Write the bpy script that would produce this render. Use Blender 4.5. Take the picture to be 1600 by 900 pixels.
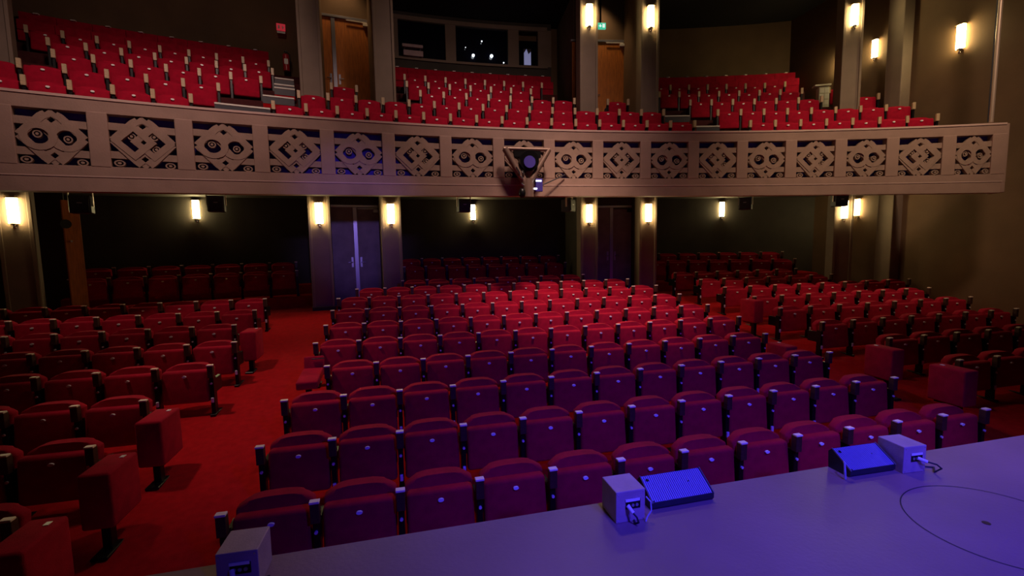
import bpy, bmesh, math, random
from mathutils import Matrix, Vector
random.seed(7)
PI = math.pi
SC = bpy.context.scene
for o in list(bpy.data.objects):
    bpy.data.objects.remove(o)
COL = SC.collection

# ------------------------------------------------------------------ camera
EYE = 2.33                                    # height of the lens above the front stalls floor
cam_d = bpy.data.cameras.new('camera')
cam_d.sensor_width = 36.0
cam_d.lens = 717.86 / 1600 * 36.0
cam_d.clip_start = 0.05
cam = bpy.data.objects.new('camera', cam_d)
COL.objects.link(cam)
cR = Vector((0.97154724, -0.23622237, -0.01717401))
cD = Vector((-0.03921219, -0.08891524, -0.99526704))
cF = Vector((0.23357731, 0.96762238, -0.09564816))
cam.matrix_world = Matrix(((cR.x, -cD.x, -cF.x, 0), (cR.y, -cD.y, -cF.y, 0), (cR.z, -cD.z, -cF.z, EYE), (0, 0, 0, 1)))
SC.camera = cam

# ------------------------------------------------------------------ world, lights, exposure
SC.view_settings.view_transform = 'Standard'
SC.view_settings.look = 'None'
SC.view_settings.gamma = 1.0
SC.view_settings.exposure = 0.0
SC.view_settings.use_curve_mapping = False
SC.cycles.use_denoising = True
SC.cycles.max_bounces = 5
SC.cycles.diffuse_bounces = 3
SC.cycles.sample_clamp_indirect = 4.0
world = bpy.data.worlds.new('dark_hall')
SC.world = world
world.use_nodes = True
world.node_tree.nodes['Background'].inputs[0].default_value = (0.35, 0.25, 0.28, 1)
world.node_tree.nodes['Background'].inputs[1].default_value = 0.006


def spot(name, loc, target, power, color, angle, blend=0.6, size=0.25):
    d = bpy.data.lights.new(name, 'SPOT')
    d.energy = power
    d.color = color
    d.spot_size = math.radians(angle)
    d.spot_blend = blend
    d.shadow_soft_size = size
    o = bpy.data.objects.new(name, d)
    COL.objects.link(o)
    o.location = loc
    o.rotation_euler = (Vector(target) - Vector(loc)).to_track_quat('-Z', 'Y').to_euler()
    return o


WARM = (1.0, 0.72, 0.50)
spot('house_light', (-4.6, 5.6, 9.0), (-1.4, 6.2, 0.4), 800, (1.0, 0.66, 0.50), 34, 1.0, 0.2)
spot('house_light', (3.0, 5.6, 9.0), (3.4, 8.1, 1.2), 2500, (1.0, 0.66, 0.48), 42, 1.0, 0.3)
spot('house_light', (6.6, 5.2, 9.0), (7.2, 8.2, 1.5), 330, (1.0, 0.64, 0.42), 44, 1.0, 0.3)
spot('house_light', (2.2, 6.6, 9.1), (2.2, 5.6, 0.4), 400, (1.0, 0.64, 0.54), 104, 1.0, 0.4)  # broad fill added so arm caps and seat tops catch light
spot('balcony_light', (-1.8, 4.6, 9.0), (-3.8, 9.6, 4.8), 950, (1.0, 0.66, 0.56), 66, 1.0, 0.4)
spot('balcony_light', (3.0, 5.0, 9.0), (2.6, 10.6, 4.9), 850, (1.0, 0.68, 0.56), 74, 1.0, 0.4)
spot('balcony_light', (8.4, 3.6, 9.0), (10.0, 8.3, 4.5), 1150, (1.0, 0.68, 0.44), 70, 1.0, 0.4)
spot('balcony_light', (3.0, 7.0, 8.9), (1.6, 15.0, 7.6), 110, (1.0, 0.66, 0.5), 80, 0.9, 0.3)  # fill added to brighten the booth window frames
spot('balcony_light', (-2.0, 7.5, 8.9), (-5.0, 14.0, 7.3), 110, (1.0, 0.66, 0.5), 80, 0.9, 0.3)  # fill added to lift the dark back wall on the left
spot('vestibule_light', (-1.05, 11.9, 9.1), (-1.2, 12.6, 5.5), 45, (1.0, 0.62, 0.30), 80, 0.8, 0.1)
spot('vestibule_light', (5.45, 11.9, 9.1), (5.7, 12.6, 5.5), 60, (1.0, 0.66, 0.34), 80, 0.8, 0.1)
spot('stage_light', (1.5, -1.5, 6.5), (2.6, 1.3, 0.9), 1450, (0.085, 0.06, 1.0), 60, 0.8, 0.2)
spot('stage_light', (6.5, -0.5, 6.0), (4.6, 1.6, 0.9), 900, (0.34, 0.26, 1.0), 34, 1.0, 0.2)
spot('stage_light', (2.6, -2.5, 4.6), (2.4, 3.0, 0.4), 1250, (0.035, 0.02, 1.0), 66, 1.0, 0.2)
spot('stage_light', (0.4, -1.5, 4.6), (-1.0, 11.2, 2.7), 850, (0.40, 0.26, 1.0), 15, 0.9, 0.2)

# ------------------------------------------------------------------ materials
MATS = {}


def mat(name, col, rough=0.6, metal=0.0, var=0.0, scale=6.0, bump=0.0, bscale=None, sheen=0.0, emit=None, strength=0.0, spec=0.5, stretch=None):
    m = bpy.data.materials.new(name)
    m.use_nodes = True
    nt = m.node_tree
    b = nt.nodes['Principled BSDF']
    b.inputs['Base Color'].default_value = (*col, 1)
    b.inputs['Roughness'].default_value = rough
    b.inputs['Metallic'].default_value = metal
    b.inputs['Specular IOR Level'].default_value = spec
    if sheen:
        b.inputs['Sheen Weight'].default_value = sheen
        b.inputs['Sheen Roughness'].default_value = 0.5
        b.inputs['Sheen Tint'].default_value = (*col, 1)
    if emit:
        b.inputs['Emission Color'].default_value = (*emit, 1)
        b.inputs['Emission Strength'].default_value = strength
    if var or bump:
        tc = nt.nodes.new('ShaderNodeTexCoord')
        mp = nt.nodes.new('ShaderNodeMapping')
        nt.links.new(tc.outputs['Object'], mp.inputs[0])
        if stretch:
            mp.inputs['Scale'].default_value = stretch
        if var:
            n = nt.nodes.new('ShaderNodeTexNoise')
            n.inputs['Scale'].default_value = scale
            n.inputs['Detail'].default_value = 5
            nt.links.new(mp.outputs[0], n.inputs['Vector'])
            r = nt.nodes.new('ShaderNodeValToRGB')
            r.color_ramp.elements[0].position = 0.3
            r.color_ramp.elements[1].position = 0.7
            r.color_ramp.elements[0].color = (*[c * (1 - var) for c in col], 1)
            r.color_ramp.elements[1].color = (*[min(1, c * (1 + var)) for c in col], 1)
            nt.links.new(n.outputs['Fac'], r.inputs[0])
            nt.links.new(r.outputs[0], b.inputs['Base Color'])
        if bump:
            n2 = nt.nodes.new('ShaderNodeTexNoise')
            n2.inputs['Scale'].default_value = bscale or scale * 8
            nt.links.new(mp.outputs[0], n2.inputs['Vector'])
            bp = nt.nodes.new('ShaderNodeBump')
            bp.inputs['Strength'].default_value = bump
            bp.inputs['Distance'].default_value = 0.01
            nt.links.new(n2.outputs['Fac'], bp.inputs['Height'])
            nt.links.new(bp.outputs[0], b.inputs['Normal'])
    MATS[name] = m
    return m


mat('shaded_beech', (0.06, 0.024, 0.016), 0.45, var=0.2, scale=12, stretch=(1, 1, 6))  # beech darkened in colour for the shade on the stalls arm fronts
mat('pale_wood', (0.95, 0.80, 0.68), 0.45)
mat('satin_metal', (0.8, 0.8, 0.85), 0.4, 0.3)
mat('velvet', (0.40, 0.003, 0.027), 0.9, var=0.18, scale=9, bump=0.25, bscale=160, sheen=0.35, spec=0.2)
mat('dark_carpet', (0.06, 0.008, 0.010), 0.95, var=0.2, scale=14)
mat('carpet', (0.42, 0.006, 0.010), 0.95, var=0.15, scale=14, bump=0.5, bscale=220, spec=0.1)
mat('beech', (0.55, 0.40, 0.24), 0.4, var=0.18, scale=12, stretch=(1, 1, 6))
mat('black_metal', (0.012, 0.012, 0.014), 0.35, 0.6)
mat('chrome', (0.75, 0.75, 0.78), 0.2, 1.0)
mat('plate', (0.92, 0.90, 0.88), 0.35)
mat('plaster', (0.36, 0.235, 0.19), 0.75, var=0.10, scale=3, bump=0.2, bscale=40)
mat('highlit_plaster', (0.60, 0.42, 0.37), 0.6)  # plaster lightened to paint in the light along coping and ledge
mat('plaster_fret', (0.34, 0.23, 0.18), 0.8, var=0.12, scale=6, bump=0.3, bscale=60)
mat('navy_cloth', (0.09, 0.05, 0.50), 0.9, var=0.2, scale=8)
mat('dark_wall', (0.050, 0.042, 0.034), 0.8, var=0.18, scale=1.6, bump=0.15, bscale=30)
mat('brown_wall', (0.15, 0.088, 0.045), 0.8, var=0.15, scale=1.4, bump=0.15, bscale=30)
mat('pillar_paint', (0.22, 0.16, 0.12), 0.7, var=0.10, scale=2.5, bump=0.12, bscale=30)
mat('ceiling_black', (0.010, 0.008, 0.008), 0.9, var=0.2, scale=2)
mat('soffit', (0.05, 0.042, 0.034), 0.8, var=0.1, scale=2)
mat('stage_floor', (0.25, 0.15, 0.165), 0.42, var=0.16, scale=1.3, bump=0.12, bscale=50)
mat('groove', (0.02, 0.018, 0.03), 0.6)
mat('door_paint', (0.16, 0.12, 0.15), 0.5, var=0.25, scale=3.5)
mat('door_wood', (0.50, 0.15, 0.015), 0.6, var=0.25, scale=4, stretch=(8, 8, 1))
mat('steel', (0.42, 0.42, 0.50), 0.35, 0.8)
mat('lamp_glass', (1.0, 0.9, 0.7), 0.4, emit=(1.0, 0.79, 0.36), strength=46.0)
mat('brass', (0.45, 0.32, 0.14), 0.3, 1.0)
mat('black_box', (0.016, 0.016, 0.030), 0.5, var=0.2, scale=20)
mat('grey_box', (0.45, 0.32, 0.34), 0.55, var=0.10, scale=10, bump=0.15, bscale=120)
mat('grille', (0.34, 0.32, 0.70), 0.45, 0.4)
mat('white_paint', (0.75, 0.72, 0.66), 0.5)
mat('red_paint', (0.60, 0.03, 0.05), 0.3)
mat('sign_red', (0.55, 0.03, 0.05), 0.5, emit=(1.0, 0.05, 0.08), strength=0.25)
mat('sign_green', (0.02, 0.3, 0.16), 0.5, emit=(0.08, 0.75, 0.45), strength=0.7)
mat('sign_white', (0.9, 0.95, 0.9), 0.5, emit=(0.85, 1.0, 0.92), strength=0.9)
mat('window_glass', (0.004, 0.005, 0.012), 0.06, spec=0.8)
mat('led', (1, 1, 1), 0.4, emit=(0.85, 0.92, 1.0), strength=3.0)
mat('screen', (0.5, 0.55, 0.9), 0.4, emit=(0.45, 0.50, 0.95), strength=0.25)
mat('blue_lens', (0.07, 0.055, 0.34), 0.15)
mat('bronze', (0.24, 0.16, 0.13), 0.42, 0.4)
mat('aluminium', (0.52, 0.40, 0.33), 0.4, 0.5)
mat('cable', (0.02, 0.02, 0.03), 0.6)
mat('cable_pale', (0.45, 0.42, 0.6), 0.5)
mat('stain', (0.06, 0.03, 0.02), 0.5)


# ------------------------------------------------------------------ mesh builder
class MB:
    def __init__(s):
        s.b = bmesh.new()

    def box(s, x0, x1, y0, y1, z0, z1, bev=0.0, seg=2, M=None):
        v = [s.b.verts.new(p) for p in ((x0, y0, z0), (x1, y0, z0), (x1, y1, z0), (x0, y1, z0), (x0, y0, z1), (x1, y0, z1), (x1, y1, z1), (x0, y1, z1))]
        f = [s.b.faces.new([v[i] for i in q]) for q in ((3, 2, 1, 0), (4, 5, 6, 7), (0, 1, 5, 4), (1, 2, 6, 5), (2, 3, 7, 6), (3, 0, 4, 7))]
        if M:
            for a in v:
                a.co = M @ a.co
        if bev:
            e = list({e for q in f for e in q.edges})
            bmesh.ops.bevel(s.b, geom=e, offset=bev, segments=seg, profile=0.5, affect='EDGES')
        return s

    def cyl(s, p0, p1, r, n=12, r1=None):
        p0, p1 = Vector(p0), Vector(p1)
        r1 = r if r1 is None else r1
        q = (p1 - p0).to_track_quat('Z', 'Y')
        A = [s.b.verts.new(p0 + q @ Vector((r * math.cos(2 * PI * i / n), r * math.sin(2 * PI * i / n), 0))) for i in range(n)]
        B = [s.b.verts.new(p1 + q @ Vector((r1 * math.cos(2 * PI * i / n), r1 * math.sin(2 * PI * i / n), 0))) for i in range(n)]
        for i in range(n):
            s.b.faces.new((A[i], A[(i + 1) % n], B[(i + 1) % n], B[i]))
        s.b.faces.new(A[::-1])
        s.b.faces.new(B)
        return s

    def tube(s, pts, r, n=8):
        for a, c in zip(pts[:-1], pts[1:]):
            s.cyl(a, c, r, n)
            s.ball(c, r, n)
        return s

    def ball(s, c, r, n=10, sz=1.0):
        bmesh.ops.create_uvsphere(s.b, u_segments=n, v_segments=max(4, n // 2), radius=r, matrix=Matrix.Translation(c) @ Matrix.Diagonal((1, 1, sz, 1)))
        return s

    def prism(s, poly, y0, y1):
        """poly in (x, z), counter-clockwise seen from -y; extruded from y0 to y1"""
        A = [s.b.verts.new((x, y0, z)) for x, z in poly]
        B = [s.b.verts.new((x, y1, z)) for x, z in poly]
        n = len(poly)
        s.b.faces.new(A)
        s.b.faces.new(B[::-1])
        for i in range(n):
            s.b.faces.new((A[(i + 1) % n], A[i], B[i], B[(i + 1) % n]))
        return s

    def ring(s, outer, inner, y0, y1):
        n = len(outer)
        for i in range(n):
            j = (i + 1) % n
            s.prism([outer[i], outer[j], inner[j], inner[i]], y0, y1)
        return s

    def arc(s, R0, R1, z0, z1, t0, t1, n):
        """ring sector about the hall's centre; R and z may be functions of the angle in degrees"""
        f = lambda q, t: q(t) if callable(q) else q
        rows = []
        for i in range(n + 1):
            t = t0 + (t1 - t0) * i / n
            a, b, c, d = f(R0, t), f(R1, t), f(z0, t), f(z1, t)
            rows.append([s.b.verts.new(P) for P in (pol(a, t, c), pol(a, t, d), pol(b, t, d), pol(b, t, c))])
        for p, q in zip(rows[:-1], rows[1:]):
            for i in range(4):
                j = (i + 1) % 4
                s.b.faces.new((p[i], q[i], q[j], p[j]))
        s.b.faces.new(rows[0])
        s.b.faces.new(rows[-1][::-1])
        return s

    def mesh(s, name, m, smooth=False):
        bmesh.ops.recalc_face_normals(s.b, faces=s.b.faces)
        me = bpy.data.meshes.new(name)
        s.b.to_mesh(me)
        s.b.free()
        me.materials.append(MATS[m])
        if smooth:
            me.shade_smooth()
            try:
                me.set_sharp_from_angle(angle=math.radians(40))
            except Exception:
                pass
        return me

    def build(s, name, m, parent=None, smooth=False, loc=(0, 0, 0), rz=0):
        return put(name, s.mesh(name, m, smooth), parent, loc, rz)


CX, CY = 2.13, -9.70                          # centre of the curved parapet, pillars and balcony rows


def pol(R, t, z=0.0):
    a = math.radians(t)
    return Vector((CX + R * math.sin(a), CY + R * math.cos(a), z))


def put(name, me, parent=None, loc=(0, 0, 0), rz=0):
    o = bpy.data.objects.new(name, me)
    COL.objects.link(o)
    o.location = loc
    o.rotation_euler = (0, 0, rz)
    if parent:
        o.parent = parent
    return o


def tag(o, label=None, cat=None, group=None, kind=None):
    if label:
        o['label'] = label
    if cat:
        o['category'] = cat
    if group:
        o['group'] = group
    if kind:
        o['kind'] = kind
    return o


def thing(name, label, cat, loc=(0, 0, 0), rz=0, group=None, kind=None):
    o = put(name, None, None, loc, rz)
    return tag(o, label, cat, group, kind)


# ------------------------------------------------------------------ setting: floors, stage, walls
RAKE0, RAKE1 = 3.08, 10.6
floor_z = lambda y: 0.125 * (min(max(y, RAKE0), RAKE1) - RAKE0)
XL, XR, YB, ZC = -8.2, 12.4, 15.3, 9.25

b = MB()
ys = [1.6, RAKE0, RAKE1, YB]
for y0, y1 in zip(ys[:-1], ys[1:]):
    v = [b.b.verts.new(p) for p in ((XL, y0, floor_z(y0)), (XR, y0, floor_z(y0)), (XR, y1, floor_z(y1)), (XL, y1, floor_z(y1)))]
    w = [b.b.verts.new((p.co.x, p.co.y, -0.3)) for p in v]
    b.b.faces.new(v)
    for i in range(4):
        b.b.faces.new((v[(i + 1) % 4], v[i], w[i], w[(i + 1) % 4]))
tag(b.build('floor', 'carpet'), 'raked red carpet floor of the stalls and its aisles', 'floor', kind='structure')

SZ = 0.93
b = MB().box(-4.5, XR - 0.02, -5.0, 2.19, SZ - 0.06, SZ, 0.006, 1)
stage = tag(b.build('stage', 'stage_floor'), 'dark painted stage floor lit blue, its front edge before the first row', 'stage', kind='structure')
MB().box(-4.48, XR - 0.04, 2.06, 2.14, -0.2, SZ - 0.06).build('stage_front_board', 'black_box', stage)
b = MB()
n = 64
for i in range(n):
    a0, a1 = 2 * PI * i / n, 2 * PI * (i + 1) / n
    q = [(2.78 + r * math.cos(a), 1.50 + r * 0.92 * math.sin(a), SZ + 0.0012) for r, a in ((0.385, a0), (0.391, a0), (0.391, a1), (0.385, a1))]
    b.b.faces.new([b.b.verts.new(p) for p in q])
b.build('circular_groove', 'groove', stage)
MB().cyl((2.735, 1.525, SZ), (2.735, 1.525, SZ + 0.002), 0.017, 16).build('floor_socket', 'stain', stage)

tag(MB().box(XR, XR + 0.3, -5.0, YB, -0.3, ZC).build('wall_right', 'brown_wall'), 'brown painted wall on the right with wall lamps', 'wall', kind='structure')
tag(MB().box(XL - 0.3, XL, -5.0, YB, -0.3, ZC).build('wall_left', 'brown_wall'), 'dark brown wall at the far left', 'wall', kind='structure')
tag(MB().box(XL - 0.3, XR + 0.3, -2.5, YB + 0.3, ZC, ZC + 0.25).build('ceiling', 'ceiling_black'), 'black unlit ceiling above the balcony', 'ceiling', kind='structure')
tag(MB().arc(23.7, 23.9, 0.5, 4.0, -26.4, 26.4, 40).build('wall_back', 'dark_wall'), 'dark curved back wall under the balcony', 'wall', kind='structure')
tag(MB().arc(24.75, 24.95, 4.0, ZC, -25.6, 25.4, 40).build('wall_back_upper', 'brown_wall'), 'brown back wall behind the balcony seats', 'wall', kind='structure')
# pilaster on the right wall
tag(MB().box(12.1, 12.42, 9.1, 9.5, 0.4, ZC, 0.02).build('trim_1', 'pillar_paint'), 'narrow full height pilaster on the right wall', 'pilaster', kind='structure')
p = thing('lighting_pipe', 'upright steel pipe with clamps at the right end of the parapet', 'pipe', (11.3, 6.75, 4.53))
MB().cyl((0, 0, 0), (0, 0, 4.7), 0.035, 12).build('pole', 'aluminium', p, True)
MB().box(-0.06, 0.14, -0.06, 0.06, 2.45, 2.62, 0.02).build('clamp', 'chrome', p)
MB().box(-0.02, 0.09, -0.09, 0.03, 2.75, 2.82, 0.01).build('clamp', 'chrome', p)
MB().cyl((-0.09, 0.0, 0), (-0.09, 0, 4.7), 0.012, 8).build('cable', 'cable', p)

# ------------------------------------------------------------------ balcony: tiers, soffit, parapet
RB = (19.5, 20.3, 21.22, 22.12, 23.0, 23.95)
ZA = (5.03, 5.50, 6.01, 6.50, 6.97, 7.45)     # height of the arm rests of each row
seat_R = lambda k, t: RB[k] + 0.55 * ((t - 3) / 25.0) ** 2
b = MB()
for k in range(6):
    r0 = (lambda t: 18.97) if k == 0 else (lambda t, k=k: seat_R(k, t) - 0.33)
    r1 = (lambda t: 24.8) if k == 5 else (lambda t, k=k: seat_R(k + 1, t) - 0.33)
    zf = ZA[k] - 0.62
    for t0, t1 in ((-26.2, 26.6),) if k < 3 else ((-25.2, -11.0), (-6.0, 6.6), (11.6, 25.0)):
        b.arc(r0, r1, zf - 0.55, zf, t0, t1, 24)
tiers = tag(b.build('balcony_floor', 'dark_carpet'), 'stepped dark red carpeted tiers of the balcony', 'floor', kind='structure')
zb = lambda t: EYE + 0.955 - 0.13 * ((t - 4) / 26.7) ** 2
H = 1.31
b = MB().arc(18.98, 23.8, lambda t: zb(t) + 0.40, lambda t: zb(t) + 0.52, -26.3, 28.0, 48)
tag(b.build('balcony_soffit', 'soffit'), 'underside of the balcony above the rear stalls', 'soffit', kind='structure')

POST = [-25.6, -22.47, -19.53, -16.43, -13.25, -10.11, -6.92, -3.69, -0.51, 2.67, 5.81, 8.92, 12.04, 15.15, 18.17, 21.13, 24.04, 27.02, 29.48]
T0, T1 = -26.0, 29.75
par = thing('balcony_parapet', 'curved pinkish brown balcony front with pierced interlaced panels', 'balcony front', kind='structure')
RF = 18.75
zz = lambda d: (lambda t: zb(t) + d)
b = MB().arc(RF, RF + 0.26, zz(H - 0.20), zz(H - 0.02), T0, T1, 90)
b.build('top_band', 'plaster', par)
MB().arc(RF - 0.012, RF + 0.30, zz(H - 0.02), zz(H + 0.015), T0, T1, 90).build('coping', 'highlit_plaster', par)
MB().arc(RF, RF + 0.24, zz(0.22), zz(0.36), T0, T1, 90).build('lower_band', 'plaster', par)
MB().arc(RF - 0.002, RF + 0.1, zz(0.205), zz(0.222), T0, T1, 90).build('ledge', 'highlit_plaster', par)  # flush strip, its pale tone paints a lit edge
MB().arc(lambda t: RF + 0.006, RF + 0.24, zz(0.0), zz(0.206), T0, T1, 90).build('bottom_band', 'plaster', par)
MB().arc(RF + 0.17, RF + 0.2, zz(0.30), zz(H - 0.12), T0, T1, 90).build('backing_cloth', 'navy_cloth', par)
OP0, OP1 = 0.36, H - 0.20                      # opening
ph = OP1 - OP0
post_me = MB().box(-0.115, 0.115, -0.006, 0.16, OP0 - 0.01, OP1 + 0.015, 0.012).mesh('post', 'plaster')
for t in POST:
    put('post', post_me, par, pol(RF, t, zb(t)), -math.radians(t))


def UV(u, v, w=0.80):
    return ((u - 0.5) * w, OP0 + ph * (1 - v))


def poly(*pts):
    q = [UV(*p) for p in pts]
    a = sum(q[i][0] * q[(i + 1) % len(q)][1] - q[(i + 1) % len(q)][0] * q[i][1] for i in range(len(q)))
    return q if a > 0 else q[::-1]


def ribbon(b, pts, h, y0, y1, closed=False):
    n = len(pts)
    L, Rr = [], []
    for i in range(n):
        p = Vector(pts[i])
        a = Vector(pts[(i - 1) % n]) if (closed or i > 0) else None
        c = Vector(pts[(i + 1) % n]) if (closed or i < n - 1) else None
        d0 = (p - a).normalized() if a is not None else (c - p).normalized()
        d1 = (c - p).normalized() if c is not None else d0
        n0, n1 = Vector((-d0.y, d0.x)), Vector((-d1.y, d1.x))
        m = (n0 + n1).normalized()
        k = h / max(0.35, m.dot(n0))
        L.append(p + m * k)
        Rr.append(p - m * k)
    for i in range(n if closed else n - 1):
        j = (i + 1) % n
        b.prism(poly(L[i], L[j], Rr[j], Rr[i]), y0, y1)


def circ(cx, cy, r, n=20):
    return [(cx + r * math.cos(2 * PI * i / n), cy + r * math.sin(2 * PI * i / n)) for i in range(n)]


def fret(kind):
    b = MB()
    # side bars
    for v in (0.235, 0.775):
        b.prism(poly((0, v - 0.068), (0.34, v - 0.068), (0.34, v + 0.068), (0, v + 0.068)), 0.020, 0.10)
        b.prism(poly((0.66, v - 0.068), (1, v - 0.068), (1, v + 0.068), (0.66, v + 0.068)), 0.020, 0.10)
    # large flattened diamond
    ribbon(b, [(0.07, 0.50), (0.37, 0.14), (0.44, 0.09)], 0.066, 0.008, 0.10)
    ribbon(b, [(0.56, 0.09), (0.63, 0.14), (0.93, 0.50)], 0.066, 0.008, 0.10)
    ribbon(b, [(0.93, 0.50), (0.62, 0.88), (0.55, 0.95)], 0.066, 0.008, 0.10)
    ribbon(b, [(0.45, 0.95), (0.38, 0.88), (0.07, 0.50)], 0.066, 0.008, 0.10)
    # small diamonds pierced at top and bottom where the bands cross
    for v, s in ((0.19, 1), (0.83, -1)):
        ribbon(b, [(0.5, v - 0.125), (0.625, v), (0.5, v + 0.125), (0.375, v)], 0.048, 0.014, 0.10, True)
    if kind == 0:
        ribbon(b, circ(0.315, 0.50, 0.195), 0.056, 0.0, 0.10, True)
        ribbon(b, circ(0.685, 0.50, 0.195), 0.056, 0.004, 0.10, True)
        ribbon(b, [(0.30, 0.24), (0.70, 0.77)], 0.05, 0.024, 0.09)
    else:
        ribbon(b, [(0.36, 0.22), (0.10, 0.50), (0.36, 0.78), (0.62, 0.50)], 0.055, 0.0, 0.10, True)
        ribbon(b, [(0.64, 0.22), (0.38, 0.50), (0.64, 0.78), (0.90, 0.50)], 0.055, 0.004, 0.10, True)
    return b.mesh('fret_panel', 'plaster_fret')


fm = [fret(0), fret(1)]


def scroll(r, sq=1.0):
    b = MB()
    q = [(x, z * sq) for x, z in circ(0, 0, r, 14)]
    p = [(x, z * sq) for x, z in circ(0, 0, r * 0.68, 14)]
    b.ring(q, p, 0.01, 0.09)
    b.prism([(x, z * sq) for x, z in circ(0, 0, r * 0.36, 10)], 0.0, 0.09)
    return b.mesh('scroll', 'plaster_fret')


sm_r, sm_s = scroll(0.052), scroll(0.065, 0.72)
for i in range(len(POST) - 1):
    t = (POST[i] + POST[i + 1]) / 2
    half = math.radians(POST[i + 1] - POST[i]) * RF / 2
    o = put('fret_panel', fm[(i + 1) % 2], par, pol(RF, t, zb(t)), -math.radians(t))
    o.scale = ((half * 2 - 0.20) / 0.80, 1, 1)
    spots = [(0.13, 0.93, sm_s), (0.87, 0.93, sm_s)]
    if (i + 1) % 2 == 0:
        spots += [(0.30, 0.46, sm_r), (0.70, 0.52, sm_r)]
    else:
        spots += [(0.33, 0.40, sm_r), (0.66, 0.38, sm_r), (0.68, 0.62, sm_r)]
    for u, v, me in spots:
        x, z = UV(u, v)
        put('scroll', me, o, (x, 0.012, z))

# metal handrail strip at the top inside edge is the coping; end return of the parapet
MB().box(-0.02, 0.05, 0.0, 0.4, 0.0, H, 0.01).build('end_return', 'plaster', par, loc=pol(RF, T1, zb(T1)), rz=-math.radians(T1))

# ------------------------------------------------------------------ pillars and vestibules
PT = [(-23.85, 'leftmost pillar, at the edge of the hall, with a bright lamp'),
      (-10.53, 'pillar left of the left double doors'), (-6.35, 'pillar right of the left double doors'),
      (7.05, 'pillar left of the right doorway'), (11.28, 'pillar right of the right doorway'),
      (25.05, 'rightmost free pillar, before the right wall lamp')]
PR = {-23.85: 21.75, 25.05: 21.5}
for t, lab in PT:
    p = thing('pillar', 'tall square brown ' + lab, 'pillar', pol(PR.get(t, 21.0), t, 0.4), -math.radians(t), 'square pillars carrying the balcony', 'structure')
    MB().box(-0.19, 0.19, -0.17, 0.2, 0, ZC - 0.4, 0.008).build('shaft', 'pillar_paint', p)
    MB().box(-0.225, -0.17, -0.20, 0.2, 0, ZC - 0.4, 0.008).build('fillet', 'pillar_paint', p)
    MB().box(0.17, 0.225, -0.20, 0.2, 0, ZC - 0.4, 0.008).build('fillet', 'pillar_paint', p)
    MB().box(-0.24, 0.24, -0.225, 0.21, 0.1, 0.62, 0.006).build('plinth', 'dark_wall', p)

# vestibule walls: lower and upper, flush behind the pillars
n_w = 1
for (ta, tb) in ((-10.53, -6.35), (7.05, 11.28)):
    for t, s in ((ta, 1), (tb, -1)):
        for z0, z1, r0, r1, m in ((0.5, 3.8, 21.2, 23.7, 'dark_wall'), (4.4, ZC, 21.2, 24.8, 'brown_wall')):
            dt = 0.9 if (ta < 0 and s > 0) else 0.0
            q = [pol(r0, t + 0.15 * s), pol(r1, t + 0.15 * s + dt), pol(r1, t + 0.6 * s + dt), pol(r0, t + 0.6 * s)]
            b = MB()
            lo = [b.b.verts.new((c.x, c.y, z0)) for c in q]
            hi = [b.b.verts.new((c.x, c.y, z1)) for c in q]
            b.b.faces.new(lo)
            b.b.faces.new(hi[::-1])
            for i in range(4):
                b.b.faces.new((lo[i], lo[(i + 1) % 4], hi[(i + 1) % 4], hi[i]))
            tag(b.build('wall_side_%d' % n_w, m), 'side wall of the %s doorway block, %s' % ('left' if ta < 0 else 'right', ['lower left', 'lower right', 'upper left', 'upper right'][(0 if s > 0 else 1) + (0 if z0 < 1 else 2)]), 'wall', kind='structure')
            n_w += 1
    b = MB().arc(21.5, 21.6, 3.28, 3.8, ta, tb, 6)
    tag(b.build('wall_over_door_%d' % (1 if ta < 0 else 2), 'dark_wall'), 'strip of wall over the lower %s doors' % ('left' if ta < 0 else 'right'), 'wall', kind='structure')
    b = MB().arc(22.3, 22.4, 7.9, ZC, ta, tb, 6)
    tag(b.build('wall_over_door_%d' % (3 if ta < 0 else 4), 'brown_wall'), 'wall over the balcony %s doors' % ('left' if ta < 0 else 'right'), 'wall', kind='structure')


def double_door(num, t, R, z0, z1, hw, split, m, label, bar):
    d = thing('door_%d' % num, label, 'door', pol(R, t, z0), -math.radians(t), kind='structure')
    h = z1 - z0
    for x0, x1, hx in ((-hw, split - 0.03, split - 0.10), (split + 0.03, hw, split + 0.10)):
        lf = MB().box(x0, x1, 0.0, 0.05, 0, h, 0.004).build('door_leaf', m, d)
        b = MB().cyl((hx, -0.06, 1.02), (hx, 0, 1.02), 0.012, 8)
        b.box(hx - (0.10 if hx < split else 0.0), hx + (0.0 if hx < split else 0.10), -0.07, -0.05, 1.01, 1.03, 0.004, 1)
        b.build('door_handle', 'chrome', lf)
        MB().box(hx - 0.025, hx + 0.025, -0.008, 0.0, 0.90, 1.14, 0.004, 1).build('escutcheon', 'steel', lf)
    MB().box(split - 0.045, split + 0.045, -0.02, 0.0, 0, h, 0.004, 1).build('meeting_strip', 'steel', d)
    MB().box(-hw - 0.04, hw + 0.04, -0.03, 0.06, h, h + 0.06, 0.006, 1).build('door_frame', 'steel', d)
    b = MB().box(hw * 0.55, hw * 0.55 + 0.24, -0.07, 0.0, h - 0.12, h - 0.05, 0.008, 1)
    b.box(hw * 0.1, hw * 0.55 + 0.1, -0.05, -0.035, h - 0.04, h - 0.02)
    b.build('door_closer', bar, d)
    return d


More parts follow.
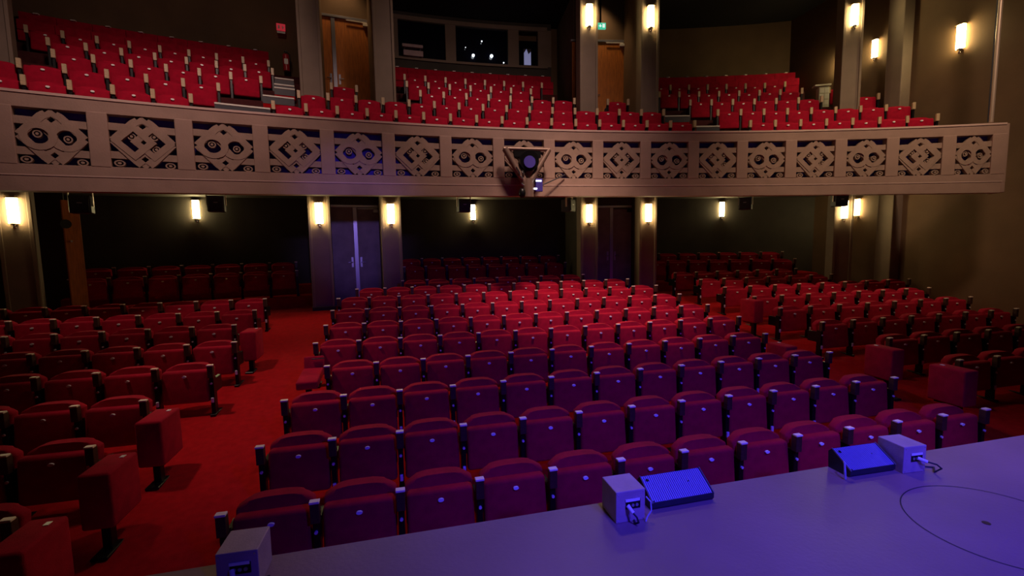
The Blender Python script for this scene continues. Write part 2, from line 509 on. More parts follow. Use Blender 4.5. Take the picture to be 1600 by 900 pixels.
double_door(1, -8.45, 21.5, 0.94, 3.25, 0.80, 0.02, 'door_paint', 'dark double doors lit purple with pale metal centre strip', 'steel')
double_door(2, 9.15, 21.5, 0.94, 3.25, 0.80, 0.02, 'door_paint', 'dark double doors in deep shade between the two right centre pillars', 'black_metal')
double_door(3, -8.45, 22.3, ZA[2] - 0.62, 7.84, 0.86, -0.22, 'door_wood', 'orange brown wooden double doors on the balcony left of centre', 'white_paint')
double_door(4, 9.15, 22.3, ZA[2] - 0.62, 7.84, 0.86, -0.28, 'door_wood', 'orange wooden double doors on the balcony right of centre', 'white_paint')

d = thing('door_5', 'wooden side door leaf ajar beside the leftmost pillar', 'door', pol(21.9, -22.0, 0.9), -math.radians(-22.0) + 0.5, kind='structure')
lf = MB().box(-0.13, 0.13, 0, 0.05, 0, 2.4, 0.01).build('door_leaf', 'door_wood', d)
MB().cyl((-0.10, -0.02, 1.95), (-0.10, 0.0, 1.95), 0.085, 20).build('porthole', 'black_metal', lf)
MB().cyl((-0.06, -0.06, 1.62), (-0.06, 0.0, 1.62), 0.02, 10).build('door_handle', 'chrome', lf)
tag(MB().box(0.0, 0.9, 0.0, 0.1, 0.9, 3.6).build('wall_side_9', 'dark_wall', loc=pol(23.2, -24.9, 0), rz=0.35), 'dark return wall behind the leftmost pillar', 'wall', kind='structure')

# ------------------------------------------------------------------ control booth on the balcony
bt = thing('control_booth', 'dark control booth with three windows in the upper back wall', 'booth', kind='structure')
RBo = 24.45
wins = [(-4.55, -1.25, 9.02), (-0.5, 3.35, 9.0), (4.15, 5.6, 8.75)]
MB().arc(RBo, RBo + 0.15, 6.6, 7.95, -5.95, 6.6, 12).build('booth_wall', 'dark_wall', bt)
MB().arc(RBo, RBo + 0.15, 9.0, 9.25, -5.95, 6.6, 12).build('booth_wall', 'dark_wall', bt)
for a, c in ((-5.95, -4.55), (-1.25, -0.5), (3.35, 4.15), (5.6, 6.6)):
    MB().arc(RBo - 0.02, RBo + 0.15, 7.93, 9.05, a, c, 3).build('mullion', 'pillar_paint', bt)
MB().arc(RBo - 0.03, RBo + 0.1, 9.02, 9.14, -5.6, 6.3, 12).build('window_head', 'pillar_paint', bt)
MB().arc(RBo - 0.06, RBo + 0.1, 7.88, 7.95, -5.6, 6.3, 12).build('window_sill', 'pillar_paint', bt)
for a, c, z in wins:
    w = MB().arc(RBo + 0.08, RBo + 0.10, 7.95, z, a, c, 4).build('pane', 'window_glass', bt)
for t, z, r in ((0.75, 8.18, 0.045), (2.1, 8.20, 0.05), (3.0, 8.02, 0.02), (0.2, 8.4, 0.012), (1.4, 8.62, 0.02)):
    tag(MB().ball((0, 0, 0), r, 10).build('desk_lamp', 'led', loc=pol(RBo + 0.0, t, z)), 'small white light glowing at the booth window, %s' % {0.75: 'left of the pair', 2.1: 'right of the pair', 3.0: 'low and faint at the right', 0.2: 'faint at the left', 1.4: 'high in the middle'}[t], 'light', 'lights in the booth window')
o = thing('mixing_desk', 'pale grey equipment box standing at the left booth window', 'equipment', pol(RBo - 0.12, -3.55, 7.95), math.radians(3.5))
MB().box(-0.30, 0.28, -0.05, 0.12, 0.0, 0.16, 0.01).build('case', 'grey_box', o)
MB().box(-0.33, 0.28, -0.06, 0.13, 0.24, 0.33, 0.01).build('lid', 'grey_box', o)
MB().box(-0.28, -0.24, 0.0, 0.08, 0.0, 0.30).build('bracket', 'black_metal', o)
MB().box(0.18, 0.22, 0.0, 0.08, 0.0, 0.30).build('bracket', 'black_metal', o)
o = thing('monitor_screen', 'faint bluish screen behind the right booth window', 'screen', pol(RBo - 0.06, 4.8, 7.95), -math.radians(4.8))
MB().prism([(-0.12, 0.02), (0.10, 0.02), (0.10, 0.42), (0.02, 0.34), (-0.04, 0.50), (-0.12, 0.38)], 0.0, 0.02).build('display', 'screen', o)
MB().box(-0.14, 0.12, 0.02, 0.05, 0.0, 0.52, 0.01).build('housing', 'black_box', o)


# ------------------------------------------------------------------ lamps
def sconce_me():
    g = MB()
    n = 14
    for i in range(n):
        a0, a1 = PI * i / n, PI * (i + 1) / n
        q = [(-0.072 * math.cos(a), -0.075 * math.sin(a) - 0.02) for a in (a0, a1)]
        f = [g.b.verts.new(p) for p in ((q[0][0], q[0][1], 0.0), (q[1][0], q[1][1], 0.0), (q[1][0], q[1][1], 0.44), (q[0][0], q[0][1], 0.44))]
        g.b.faces.new(f)
    bmesh.ops.remove_doubles(g.b, verts=g.b.verts, dist=1e-5)
    glass = g.mesh('glass_shade', 'lamp_glass', True)
    bk = MB().box(-0.05, 0.05, -0.02, 0.0, -0.03, 0.47, 0.004, 1)
    back = bk.mesh('back_plate', 'brass')
    c = MB().cyl((0, -0.04, -0.022), (0, -0.04, 0.0), 0.05, 16).cyl((0, -0.04, -0.05), (0, -0.04, -0.02), 0.012, 10)
    c.ball((0, -0.04, -0.075), 0.026, 12)
    fin = c.mesh('finial', 'chrome', True)
    rim = MB().box(-0.078, 0.078, -0.10, 0.0, 0.438, 0.444, 0.002, 1).mesh('rim', 'brass')
    return glass, back, fin, rim


SM = sconce_me()


def sconce(loc, rz, label, group, s=1.0):
    o = thing('wall_lamp', label, 'lamp', loc, rz, group)
    o.scale = (s, s, s)
    for nme, me in zip(('glass_shade', 'back_plate', 'finial', 'rim'), SM):
        put(nme, me, o)
    return o


words = ['leftmost', 'left of the left double doors', 'right of the left double doors', 'left of the right doorway', 'right of the right doorway', 'by the right wall']
for i, (t, lab) in enumerate(PT):
    sconce(pol(PR.get(t, 21.0) - 0.19, t, 2.84), -math.radians(t), 'glowing glass lamp on the lower pillar, ' + words[i], 'lamps under the balcony')
for t, lab in ((-17.1, 'above the left rear seats'), (0.15, 'in the centre, partly behind a loudspeaker'), (19.15, 'above the right rear seats')):
    sconce(pol(23.68, t, 3.08), -math.radians(t), 'glowing glass lamp on the dark back wall, ' + lab, 'lamps under the balcony')
sconce((12.38, 10.25, 2.95), -PI / 2, 'glowing glass lamp on the right wall under the balcony', 'lamps under the balcony')
for i, (t, lab) in enumerate(PT):
    if i in (3, 4, 5):
        sconce(pol(PR.get(t, 21.0) - 0.19, t, 7.56), -math.radians(t), 'glowing glass lamp high on the balcony pillar, ' + words[i], 'lamps above the balcony', 1.1)
sconce((12.38, 10.0, 7.05), -PI / 2, 'glowing glass lamp on the balcony wall in the alcove', 'lamps above the balcony')
sconce((12.38, 11.0, 7.05), -PI / 2, 'added glass lamp hidden behind the right pillar to light the balcony wall', 'lamps above the balcony')  # unseen lamp added to brighten the wall beyond the pillar
sconce((12.38, 8.05, 6.50), -PI / 2, 'large glowing glass lamp on the right balcony wall', 'lamps above the balcony', 1.15)

# ------------------------------------------------------------------ seats
W0 = 0.555
ORD = ['first', 'second', 'third', 'fourth', 'fifth', 'sixth', 'seventh', 'eighth', 'ninth', 'tenth', 'eleventh', 'twelfth', 'thirteenth', 'fourteenth', 'fifteenth', 'sixteenth', 'seventeenth']
NUM = ['one', 'two', 'three', 'four', 'five', 'six', 'seven', 'eight', 'nine', 'ten', 'eleven', 'twelve', 'thirteen', 'fourteen', 'fifteen']


def cushion_me():
    """tipped-up seat: an upright rounded pad, its underside towards the stage"""
    b = MB().box(-0.238, 0.238, 0.030, 0.125, 0.165, 0.560, 0.030, 4)
    for v in b.b.verts:
        t = (v.co.z - 0.165) / 0.395
        v.co.y += 0.030 * t                    # leans back
        if v.co.y < 0.09:
            v.co.y -= 0.012 * (1 - (v.co.x / 0.24) ** 2)
        if v.co.z > 0.5:
            v.co.z -= 0.014 * (v.co.x / 0.24) ** 2
        v.co.x *= 1.0 + 0.02 * (1 - t)
    return b.mesh('seat_cushion', 'velvet', True)


def back_me():
    pts = [(-0.245, 0.28), (0.245, 0.28), (0.248, 0.535)]
    N = 12
    for i in range(N + 1):
        a = i / N
        x = 0.242 - 0.484 * a
        pts.append((x, 0.552 + 0.052 * (1 - abs(2 * a - 1) ** 3.6)))
    pts.append((-0.248, 0.535))
    b = MB()
    b.prism(pts, 0.150, 0.245)
    bmesh.ops.bevel(b.b, geom=[e for e in b.b.edges if abs(e.verts[0].co.y - e.verts[1].co.y) < 1e-5], offset=0.022, segments=3, profile=0.5, affect='EDGES', clamp_overlap=True)
    for v in b.b.verts:
        v.co.y += 0.16 * (v.co.z - 0.3)
        v.co.y -= 0.25 * v.co.x ** 2
    return b.mesh('backrest', 'velvet', True)


def arm_me():
    b = MB().box(-0.030, 0.030, 0.0, 0.060, 0.465, 0.608, 0.005, 2)
    return b.mesh('armrest', 'shaded_beech')


def pad_me():
    return MB().box(-0.033, 0.033, -0.004, 0.044, 0.606, 0.622, 0.004, 2).mesh('arm_cap', 'pale_wood')


def leg_me():
    b = MB()
    b.box(-0.022, 0.022, 0.025, 0.11, 0.02, 0.47, 0.004, 1)
    b.box(-0.020, 0.020, 0.10, 0.28, 0.27, 0.44, 0.004, 1)
    b.box(-0.028, 0.028, -0.01, 0.24, 0.0, 0.03, 0.004, 1)
    return b.mesh('leg', 'black_metal')


def hinge_me():
    b = MB().box(-0.014, 0.014, 0.008, 0.03, 0.165, 0.225, 0.006, 2)
    return b.mesh('hinge', 'satin_metal')


def plate_me():
    b = MB().cyl((0, 0.034, 0.487), (0, 0.050, 0.487), 0.021, 12)
    for v in b.b.verts:
        v.co.z = 0.487 + (v.co.z - 0.487) * 0.6
    return b.mesh('number_plate', 'plate')


SEAT = dict(arm2=None, bolt=MB().cyl((0.0, 0.012, 0.395), (0.0, 0.03, 0.395), 0.012, 8).mesh('pivot_bolt', 'satin_metal'), cushion=cushion_me(), back=back_me(), arm=arm_me(), pad=pad_me(), leg=leg_me(), hinge=hinge_me(), plate=plate_me())


a2 = MB().box(-0.031, 0.031, 0.0, 0.055, 0.465, 0.622, 0.005, 2)
SEAT['arm2'] = a2.mesh('armrest', 'beech')
pb = MB().cyl((0, 0.030, 0.500), (0, 0.050, 0.500), 0.028, 14)
for v in pb.b.verts:
    v.co.z = 0.500 + (v.co.z - 0.500) * 0.55
SEAT['plate2'] = pb.mesh('number_plate', 'plate')


def seat(loc, rz, pitch, label, group, last, detail=2, name='theatre_seat'):
    s = put(name, None, None, loc, rz)
    tag(s, label, 'seat', group)
    sx = pitch / W0
    c = put('seat_cushion', SEAT['cushion'], s)
    c.scale = (sx, 1, 1)
    c.rotation_euler.x = random.uniform(-0.03, 0.03)
    c.location.z = random.uniform(-0.006, 0.006)
    if detail > 0:
        put('number_plate', SEAT['plate2' if name == 'balcony_seat' else 'plate'], c)
    k = put('backrest', SEAT['back'], s)
    k.scale = (sx, 1, 1)
    for x in ((-pitch / 2, pitch / 2) if last else (-pitch / 2,)):
        a = put('armrest', SEAT['arm2' if name == 'balcony_seat' else 'arm'], s, (x, 0, 0))
        if name != 'balcony_seat':
            put('arm_cap', SEAT['pad'], a)
        g = put('leg', SEAT['leg'], s, (x, 0, 0))
        if detail > 1:
            put('hinge', SEAT['hinge'], g)
            put('pivot_bolt', SEAT['bolt'], g)
    return s


def straight_row(x0, y, n, pitch, lab, group, last_side=True, zoff=0.0, detail=2):
    for i in range(n):
        seat((x0 + pitch * (i + 0.5), y, floor_z(y) + zoff), 0, pitch, 'red velvet tip-up seat, %s, %s from the left' % (lab, ORD[i]), group, i == n - 1, detail)


# centre block of the stalls
CEN = [(-1.19, 3.16, 12, .563), (-1.17, 3.96, 12, .553), (-1.17, 4.80, 12, .554), (-0.89, 5.645, 11, .557), (-1.155, 6.52, 12, .555),
       (-1.14, 7.34, 12, .554), (-1.155, 8.21, 12, .554), (-1.16, 9.07, 12, .553), (-0.89, 9.85, 11, .553), (0.03, 10.55, 8, .541)]
for r, (x, y, n, p) in enumerate(CEN):
    straight_row(x, y, n, p, 'centre stalls row %s from the stage' % NUM[r], 'seats in the centre stalls')
# left block: first arm is the aisle end
LEF = [(-2.47, 3.40, 5), (-2.49, 4.25, 5), (-2.50, 5.085, 6), (-2.22, 5.95, 7), (-2.22, 6.785, 8), (-2.48, 7.63, 8), (-2.43, 8.48, 8), (-2.48, 9.31, 8)]
for r, (x, y, n) in enumerate(LEF):
    p = 0.565
    straight_row(x - p * n, y, n, p, 'left stalls row %s from the stage' % NUM[r], 'seats in the left stalls')
# right block
RIG = [(6.89, 4.22, 6, .66), (6.90, 5.10, 7, .66), (6.64, 5.97, 7, .63), (6.67, 6.86, 7, .667), (6.87, 7.72, 7, .657), (6.88, 8.61, 8, .656), (6.91, 9.49, 6, .64), (6.80, 10.37, 6, .62)]
for r, (x, y, n, p) in enumerate(RIG):
    straight_row(x, y, n, p, 'right stalls row %s from the stage' % NUM[r], 'seats in the right stalls')


# curved rows
def arc_row(t0, t1, n, Rf, z, lab, group, detail, first=0, name='theatre_seat', last=True):
    R = Rf if callable(Rf) else (lambda t: Rf)
    pitch = math.radians((t1 - t0) / n) * R((t0 + t1) / 2)
    for i in range(n):
        t = t0 + (t1 - t0) * (i + 0.5) / n
        seat(pol(R(t), t, z), -math.radians(t), pitch, 'red tip-up seat, %s, %s from the left' % (lab, ORD[i + first]), group, last and i == n - 1, detail, name)


# rear stalls behind the pillars, in shade
b = MB()
for t0, t1 in ((-23.0, -11.0), (-6.0, 6.6), (11.8, 25.0)):
    b.arc(21.7, 23.7, 0.5, 1.17, t0, t1, 10)
    b.arc(22.6, 23.7, 1.17, 1.35, t0, t1, 10)
tag(b.build('floor_rear', 'carpet'), 'raised dark carpeted steps of the rear stalls', 'floor', kind='structure')
for nm, t0, t1, n in (('left', -22.4, -11.9, 7), ('centre', -5.3, 6.2, 8), ('right', 12.4, 22.9, 7)):
    arc_row(t0, t1, n, 22.05, 1.17, 'shaded front row under the balcony, %s part' % nm, 'seats in the rear stalls', 1)
    arc_row(t0, t1, n, 22.9, 1.35, 'shaded back row under the balcony, %s part' % nm, 'seats in the rear stalls', 1)

# balcony
BAL = [(0, -25.4, -16.29, 6, 'left'), (0, -12.60, 13.11, 16, 'centre'), (0, 16.89, 28.40, 7, 'right'),
       (1, -24.35, -15.17, 6, 'left'), (1, -11.28, 11.86, 15, 'centre'), (1, 15.65, 28.19, 8, 'right'),
       (2, -21.99, -13.16, 6, 'left'), (2, -4.08, 6.35, 7, 'centre'), (2, 14.67, 23.67, 6, 'right'),
       (3, -22.45, -12.55, 7, 'left'), (3, -4.65, 3.83, 6, 'centre'), (3, 13.26, 23.33, 7, 'right'),
       (4, -23.5, -12.74, 8, 'left'), (4, -4.54, 5.13, 7, 'centre'), (4, 13.4, 23.04, 7, 'right')]
for k, t0, t1, n, nm in BAL:
    arc_row(t0, t1, n, (lambda t, k=k: seat_R(k, t)), ZA[k] - 0.62, '%s balcony, row %s from the parapet' % (nm, NUM[k]), 'seats in the balcony %s block' % nm, 1, name='balcony_seat')
for k, t0, t1, lab in ((2, -9.4, -7.95, 'in front of the left wooden doors'), (2, 8.75, 10.2, 'in front of the right wooden doors'),
                       (2, 25.85, 27.25, 'beside the right pillar, row three'), (3, 25.2, 26.3, 'beside the right pillar, row four')):
    R = seat_R(k, (t0 + t1) / 2)
    seat(pol(R, (t0 + t1) / 2, ZA[k] - 0.62), -math.radians((t0 + t1) / 2), math.radians(t1 - t0) * R, 'single red tip-up seat on the balcony ' + lab, 'single seats on the balcony', True, 1, 'balcony_seat')

bR = lambda d: (lambda t: 23.75 + d + 0.33 * ((t - 3) / 25.0) ** 2)
# upholstered benches of the last balcony row
for nm, t0, t1, n in (('left', -24.0, -12.7, 8), ('centre', -5.4, 6.4, 9), ('right', 13.2, 24.6, 8)):
    z = ZA[5] - 0.62
    bn = thing('upholstered_bench', 'long dark red upholstered bench along the %s of the top balcony row' % nm, 'bench', group='benches of the top balcony row')
    for i in range(n):
        a, c = t0 + (t1 - t0) * i / n, t0 + (t1 - t0) * (i + 1) / n
        MB().arc(bR(0.35), bR(0.47), z + 0.0, z + 0.70, a + 0.01, c - 0.01, 2).build('back_panel', 'velvet', bn)
        MB().arc(bR(0.02), bR(0.35), z + 0.22, z + 0.42, a + 0.01, c - 0.01, 2).build('seat_pad', 'velvet', bn)
        tm = (a + c) / 2
        MB().box(-0.045, 0.045, -0.07, 0.02, -0.012, 0.008, 0.004, 1).build('number_plate', 'plate', bn, loc=pol(bR(0.37)(tm), tm, z + 0.70))
    MB().arc(bR(0.05), bR(0.35), z, z + 0.22, t0, t1, 8).build('bench_base', 'velvet', bn)


# folded jump seats at the aisle ends
def jump_seat(x, y, zt, label, side=1, tilt=0.0):
    z = floor_z(y)
    h = zt - z
    o = thing('jump_seat', label, 'seat', (x, y, z), 0, 'folding jump seats in the aisles')
    b = MB().box(-0.105, 0.105, 0.0, 0.38, h - 0.42, h, 0.022, 3)
    c = b.build('folded_cushion', 'velvet', o, True)
    b = MB().box(-0.03, 0.03, 0.08, 0.16, 0.02, h - 0.40, 0.006, 1).box(-0.055, 0.055, -0.03, 0.30, 0.0, 0.025, 0.006, 1)
    b.build('leg', 'black_metal', o)
    MB().box(-0.07, 0.07, 0.06, 0.32, h - 0.44, h - 0.415).build('hinge_bracket', 'black_metal', o)
    MB().box(0.03 * side, 0.03 * side + 0.03, 0.27, 0.31, h, h + 0.004).build('number_plate', 'plate', o)
    return o


Z = lambda z: z + EYE
jump_seat(-2.19, 7.25, Z(-1.20), 'folded red jump seat at the left aisle, the farthest of four')
jump_seat(-2.24, 4.60, Z(-1.52), 'folded red jump seat at the left aisle, beside the third row')
jump_seat(-2.21, 3.78, Z(-1.60), 'folded red jump seat at the left aisle, beside the second row')
jump_seat(-2.21, 2.98, Z(-1.66), 'folded red jump seat at the left aisle, nearest the stage')
jump_seat(6.30, 4.55, Z(-1.47), 'folded dark red jump seat at the right aisle, middle of three', -1)
jump_seat(6.22, 3.70, Z(-1.52), 'folded dark red jump seat at the right aisle, nearest the stage', -1)
jump_seat(6.45, 7.15, Z(-1.13), 'folded red jump seat at the right aisle, farthest from the stage', -1)


def open_jump(x, y, label, side):
    z = floor_z(y)
    o = thing('jump_seat', label, 'seat', (x, y, z), 0, 'folding jump seats in the aisles')
    M = Matrix.Translation((0, 0, 0.42)) @ Matrix.Rotation(math.radians(6), 4, 'X')
    c = MB().box(-0.12, 0.12, 0.02, 0.50, -0.07, 0.03, 0.02, 3, M).build('seat_cushion', 'velvet', o, True)
    M = Matrix.Translation((0, 0.50, 0.40)) @ Matrix.Rotation(math.radians(-12), 4, 'X')
    MB().box(-0.12, 0.12, 0.0, 0.06, 0.0, 0.24, 0.02, 3, M).build('backrest', 'velvet', o, True)
    MB().box(-0.03, 0.03, 0.1, 0.18, 0.02, 0.36, 0.006, 1).box(-0.05, 0.05, -0.02, 0.3, 0, 0.025, 0.006, 1).build('leg', 'black_metal', o)
    MB().cyl((-0.13 * side, 0.52, 0.60), (0.02 * side, 0.52, 0.60), 0.012, 8).build('hinge', 'chrome', o)
    return o


open_jump(-1.12, 5.62, 'lowered red jump seat at the left end of centre row four', -1)
jump_seat(5.56, 5.50, Z(-1.58), 'red jump seat at the right end of centre row four', 1)

# ------------------------------------------------------------------ balcony aisle steps, extinguisher, signs, cabinet
st_n = 0
for t0, t1, zz0, R, lab in ((-15.3, -12.75, 4.93, 19.88, 'lowest, wide, left aisle'), (-13.1, -11.5, 5.43, 20.82, 'second, left aisle'),
                            (-12.5, -11.4, 5.91, 21.80, 'third, left aisle'), (-12.5, -11.4, 6.09, 22.15, 'fourth, left aisle'),
                            (-12.5, -11.4, 6.34, 22.50, 'fifth, left aisle'),
                            (13.35, 14.9, 4.93, 19.72, 'lowest, right aisle'), (12.25, 13.95, 5.43, 20.70, 'second, right aisle')):
    s = thing('aisle_step', 'balcony aisle step with pale nosing, ' + lab, 'step', group='steps in the balcony aisles', kind='structure')
    MB().arc(R, R + 0.42, zz0 - 0.24, zz0 - 0.005, t0, t1, 4).build('tread', 'carpet', s)
    MB().arc(R - 0.012, R + 0.035, zz0 - 0.022, zz0 + 0.006, t0, t1, 4).build('nosing', 'white_paint', s)
    MB().arc(R - 0.006, R, zz0 - 0.16, zz0 - 0.03, t0, t1, 4).build('riser', 'black_box', s)

P = pol(24.6, -11.75, 6.98)
o = thing('fire_extinguisher', 'small red fire extinguisher hanging on the balcony wall', 'extinguisher', (-2.85, 14.30, 7.15), 0.2)
MB().cyl((0, -0.12, 0.0), (0, -0.12, 0.40), 0.085, 20).ball((0, -0.12, 0.40), 0.085, 16, 0.7).build('cylinder', 'red_paint', o, True)
MB().cyl((0, -0.12, 0.44), (0, -0.12, 0.52), 0.02, 10).box(-0.05, 0.05, -0.13, -0.11, 0.51, 0.53).build('valve', 'black_metal', o)
MB().tube([(0.02, -0.13, 0.50), (0.10, -0.14, 0.44), (0.11, -0.14, 0.20)], 0.01, 6).build('hose', 'cable', o)
MB().box(-0.05, 0.05, -0.208, -0.200, 0.16, 0.30, 0.003, 1).build('label_sticker', 'plate', o)
o = thing('fire_sign', 'small red fire sign above the extinguisher', 'sign', (-2.92, 14.25, 8.22), 0.2)
MB().box(-0.11, 0.11, -0.01, 0.0, 0.0, 0.19, 0.004, 1).build('board', 'sign_red', o)
b = MB().box(-0.07, -0.03, -0.014, -0.01, 0.05, 0.14).box(0.03, 0.045, -0.014, -0.01, 0.05, 0.14).box(0.045, 0.07, -0.014, -0.01, 0.08, 0.11)
b.build('pictogram', 'white_paint', o)
MB().box(-0.10, 0.10, -0.008, 0.0, -0.06, -0.01).build('caption_strip', 'plate', o)
o = thing('exit_sign', 'glowing green exit sign over the right balcony doors', 'sign', pol(21.55, 8.45, 7.86), -math.radians(8.45))
MB().box(-0.14, 0.14, 0.0, 0.06, 0, 0.15, 0.006, 1).build('housing', 'sign_green', o)
b = MB().box(-0.11, -0.075, -0.004, 0.0, 0.03, 0.12)
b.box(-0.05, 0.03, -0.004, 0.0, 0.06, 0.075).box(-0.02, 0.0, -0.004, 0, 0.04, 0.11).box(0.05, 0.11, -0.004, 0.0, 0.03, 0.12)
b.build('pictogram', 'sign_white', o)
tag(MB().box(-0.02, 0.02, -0.02, 0.02, 0.0, ZC - 8.0).build('sign_hanger', 'black_metal', o, loc=(0, 0.03, 0.15)))
o = thing('electric_cabinet', 'white grilled cabinet under a shelf beside the right balcony pillar', 'cabinet', (11.55, 10.72, 5.39), -0.45)
MB().box(-0.13, 0.13, 0, 0.2, 0.0, 1.1, 0.01).build('case', 'white_paint', o)
for i in range(3):
    for s in (-1, 1):
        MB().box(-0.055 + 0.06 * s, 0.055 + 0.06 * s, -0.012, 0.0, 0.62 + 0.16 * i, 0.75 + 0.16 * i, 0.004, 1).build('panel', 'plate', o)
MB().box(-0.24, 0.16, -0.03, 0.2, 1.13, 1.17, 0.005, 1).build('shelf', 'white_paint', o)

# ------------------------------------------------------------------ loudspeakers and the lantern on the parapet
def hung_speaker(loc, rz, label, w=0.26, h=0.27):
    o = thing('loudspeaker', label, 'loudspeaker', loc, rz, 'small loudspeakers under the parapet')
    bx = MB().box(-w / 2, w / 2, -0.02, 0.20, -h, 0, 0.012).build('cabinet', 'black_box', o)
    MB().box(-w / 2 + 0.02, w / 2 - 0.02, -0.03, -0.02, -h + 0.02, -0.02, 0.003, 1).build('grille', 'black_box', bx)
    MB().box(-0.03, 0.03, -0.034, -0.03, -h * 0.45, -h * 0.40).build('badge', 'steel', bx)
    for s in (-1, 1):
        MB().box(s * (w / 2 + 0.012) - 0.006, s * (w / 2 + 0.012) + 0.006, 0.05, 0.09, -h * 0.6, 0.05).build('bracket', 'aluminium', o)
    MB().box(-w / 2 - 0.018, w / 2 + 0.018, 0.05, 0.09, 0.045, 0.06).build('bracket_bar', 'aluminium', o)
    MB().cyl((0, 0.07, 0.05), (0, 0.07, 0.40), 0.012, 8).build('hanger', 'black_metal', o)
    return o


for x, y, z, rz, lab in ((-4.72, 8.46, 3.18, 0.3, 'leftmost, near the left pillar lamp'), (-3.05, 8.99, 3.24, 0.2, 'beside the left wall lamp'),
                         (1.35, 9.68, 3.28, 0.1, 'in front of the centre wall lamp'), (3.72, 9.64, 3.28, 0.75, 'turned aside left of the right doorway'),
                         (7.57, 8.92, 3.28, -0.85, 'turned aside right of the right doorway'), (9.50, 8.25, 3.30, -0.35, 'in front of the rightmost pillar lamp')):
    hung_speaker((x, y, z), rz, 'small black box loudspeaker hung under the parapet, ' + lab)

t = 1.0
o = thing('stage_lantern', 'stage lantern in a Y shaped metal yoke on the parapet front', 'stage light', pol(RF - 0.30, t, zb(t)), -math.radians(t))
FR = 'bronze'
MB().cyl((-0.46, 0.0, 0.86), (0.46, 0.0, 0.86), 0.035, 12).build('crossbar', FR, o, True)
MB().cyl((-0.34, 0.03, 0.84), (0.0, 0.03, 0.32), 0.03, 12).build('yoke_arm', FR, o, True)
MB().cyl((-0.43, 0.0, 0.86), (-0.03, 0, 0.20), 0.062, 12, 0.075).build('yoke_arm', FR, o, True)
MB().cyl((0.45, 0.0, 0.86), (0.05, 0, 0.22), 0.045, 12, 0.06).build('yoke_arm', FR, o, True)
MB().cyl((0.02, 0.0, 0.30), (0.02, 0, -0.05), 0.105, 16).build('stem', FR, o, True)
h = MB().cyl((0.02, -0.12, 0.62), (0.02, 0.20, 0.66), 0.19, 20).build('lamp_head', 'black_metal', o, True)
MB().cyl((0.02, -0.135, 0.60), (0.02, -0.12, 0.60), 0.115, 20).build('lens', 'blue_lens', h, True)
MB().box(-0.26, 0.28, -0.02, 0.12, 0.70, 0.84, 0.01).build('lamp_housing', 'black_metal', o)
for x, z, dx, dz in ((-0.24, 0.50, 0.07, -0.12), (-0.17, 0.34, 0.06, -0.07), (-0.14, 0.20, 0.05, -0.05), (-0.11, 0.44, 0.02, -0.07)):
    MB().cyl((x, -0.08, z), (x + dx, -0.09, z + dz), 0.022, 10).build('bolt', 'chrome', o, True)
MB().ball((-0.12, -0.06, 0.02), 0.07, 12, 1.4).build('clamp', 'black_metal', o, True)
b = MB().box(0.16, 0.30, -0.05, 0.05, 0.05, 0.30, 0.01)
b.build('plug_box', 'blue_lens', o)
MB().box(0.16, 0.27, -0.06, -0.045, 0.24, 0.27).build('connector', 'led', o)
MB().box(0.12, 0.18, -0.06, -0.045, 0.09, 0.12).build('connector', 'led', o)
MB().cyl((0.30, 0.10, 0.18), (0.85, 0.22, 0.42), 0.012, 8).build('stay_cable', 'cable', o)

# ------------------------------------------------------------------ footlight monitors on the stage
def amp_box(x, y, rz, label, side):
    o = thing('powered_box', label, 'amplifier box', (x, y, SZ), rz, 'grey powered boxes on the stage edge')
    bx = MB().box(-0.08, 0.08, 0.0, 0.165, 0.0, 0.163, 0.004, 2).build('cabinet', 'grey_box', o)
    MB().box(-0.028, 0.052, -0.003, 0.0, 0.068, 0.118, 0.002, 1).build('connector_panel', 'black_metal', bx)
    MB().box(-0.030, 0.048, -0.005, -0.002, 0.108, 0.121).build('label_strip', 'plate', bx)
    for k in range(3):
        MB().cyl((-0.012 + 0.022 * k, -0.006, 0.088), (-0.012 + 0.022 * k, -0.002, 0.088), 0.008, 12).build('socket', 'steel', bx)
    pts = [(-0.02, -0.006, 0.092), (-0.005, -0.035, 0.066)] if side == 0 else [(0.01, -0.006, 0.092), (0.045, -0.035, 0.078)]
    e = pts[1]
    MB().cyl(pts[0], e, 0.010, 12).build('plug', 'plate', o, True)
    dx = 0.012 if side == 0 else 0.05
    MB().tube([e, (e[0] + dx, -0.05, e[2] - 0.015), (e[0] + dx * 1.6, -0.055, e[2] - 0.04), (e[0] + dx * 1.3, -0.03, 0.006), (e[0] + dx * 2.5, 0.02, 0.005), (0.10, 0.05, 0.005)], 0.0045, 8).build('cable', 'cable', o, True)
    for px, pz in ((-0.068, 0.012), (0.068, 0.012), (-0.068, 0.15), (0.068, 0.15)):
        MB().cyl((px, -0.002, pz), (px, 0, pz), 0.003, 8).build('screw', 'chrome', bx)
    return o


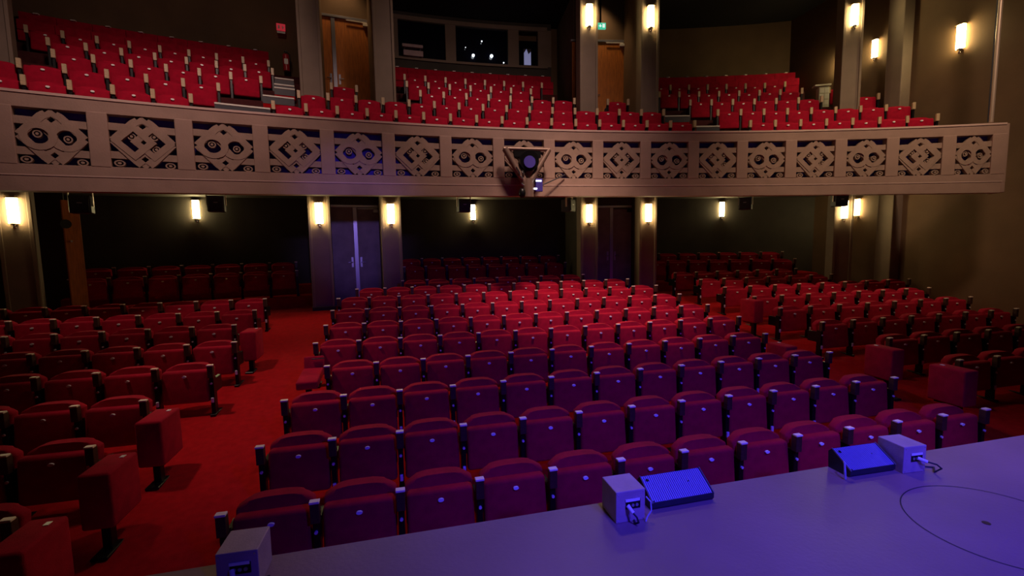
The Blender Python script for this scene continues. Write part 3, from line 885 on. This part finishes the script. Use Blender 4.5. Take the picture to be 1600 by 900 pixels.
def wedge(x0, x1, y, rz, label, logo=True):
    w = x1 - x0
    o = thing('stage_monitor', label, 'loudspeaker', (x0, y, SZ), rz, 'wedge loudspeakers on the stage edge')
    b = MB()
    pr = [(0.012, 0.0), (0.145, 0.0), (0.150, 0.10), (0.130, 0.121), (0.0, 0.040), (0.0, 0.015)]   # y, z profile
    A = [b.b.verts.new((0, a, c)) for a, c in pr]
    B = [b.b.verts.new((w, a, c)) for a, c in pr]
    b.b.faces.new(A)
    b.b.faces.new(B[::-1])
    for i in range(6):
        b.b.faces.new((A[(i + 1) % 6], A[i], B[i], B[(i + 1) % 6]))
    bx = b.build('cabinet', 'black_box', o)
    sl = math.atan2(0.081, 0.130)
    L = math.hypot(0.081, 0.130)
    M = Matrix.Translation((0, 0, 0.041)) @ Matrix.Rotation(sl, 4, 'X')
    MB().box(0.004, w - 0.004, 0.0, L, 0.0, 0.002, 0, 1, M).build('baffle', 'black_box', bx)
    g = MB()
    k = int(w / 0.0125)
    for i in range(k):
        xx = 0.008 + i * (w - 0.016) / k
        g.box(xx, xx + 0.0085, 0.003, L - 0.003, 0.0, 0.0045, 0, 1, M)
    g.build('grille', 'grille', bx)['kind'] = 'stuff'
    for a in (0.0, w - 0.005):
        MB().box(a, a + 0.005, -0.002, L + 0.002, 0.0, 0.007, 0.001, 1, M).build('edge_strip', 'steel', bx)
    for a, c, r in ((0.03, L * 0.80, 0.009), (w * 0.70, L * 0.55, 0.0035), (0.012, 0.006, 0.004), (w - 0.012, 0.006, 0.004), (w - 0.012, L - 0.006, 0.004)):
        p0 = M @ Vector((a, c, 0.002))
        p1 = M @ Vector((a, c, 0.008))
        MB().cyl(p0, p1, r, 10).build('badge' if r > 0.008 else 'screw', 'chrome', bx)
    return o


amp_box(1.073, 1.99, 0.0, 'grey powered box beside the middle wedge loudspeaker, cable in its panel', 0)
wedge(1.222, 1.597, 2.042, 0.01, 'wedge loudspeaker with ribbed blue lit grille in the middle of the stage edge')
wedge(2.509, 2.840, 2.037, -0.02, 'wedge loudspeaker with plain blue lit grille at the right of the stage edge')
amp_box(2.93, 1.99, -0.06, 'grey powered box at the right end of the right wedge loudspeaker', 1)
amp_box(-0.70, 1.99, -0.04, 'grey powered box at the lower left corner of the picture', 0)
tag(MB().tube([(0.082, 0.02, 0.11), (0.098, 0.0, 0.09), (0.096, -0.01, 0.05), (0.075, -0.012, 0.025), (0.06, -0.02, 0.006)], 0.004, 8).build('cable_loop', 'cable_pale', loc=(1.083, 1.985, SZ)), 'pale cable looping down the side of the middle grey box', 'cable')
tag(MB().tube([(-0.01, 0.0, 0.09), (-0.03, -0.02, 0.10), (-0.035, -0.03, 0.05), (-0.03, -0.03, 0.006)], 0.006, 8).build('connector_cable', 'cable_pale', loc=(2.495, 2.06, SZ)), 'pale plug and cable at the left side of the right wedge', 'cable')
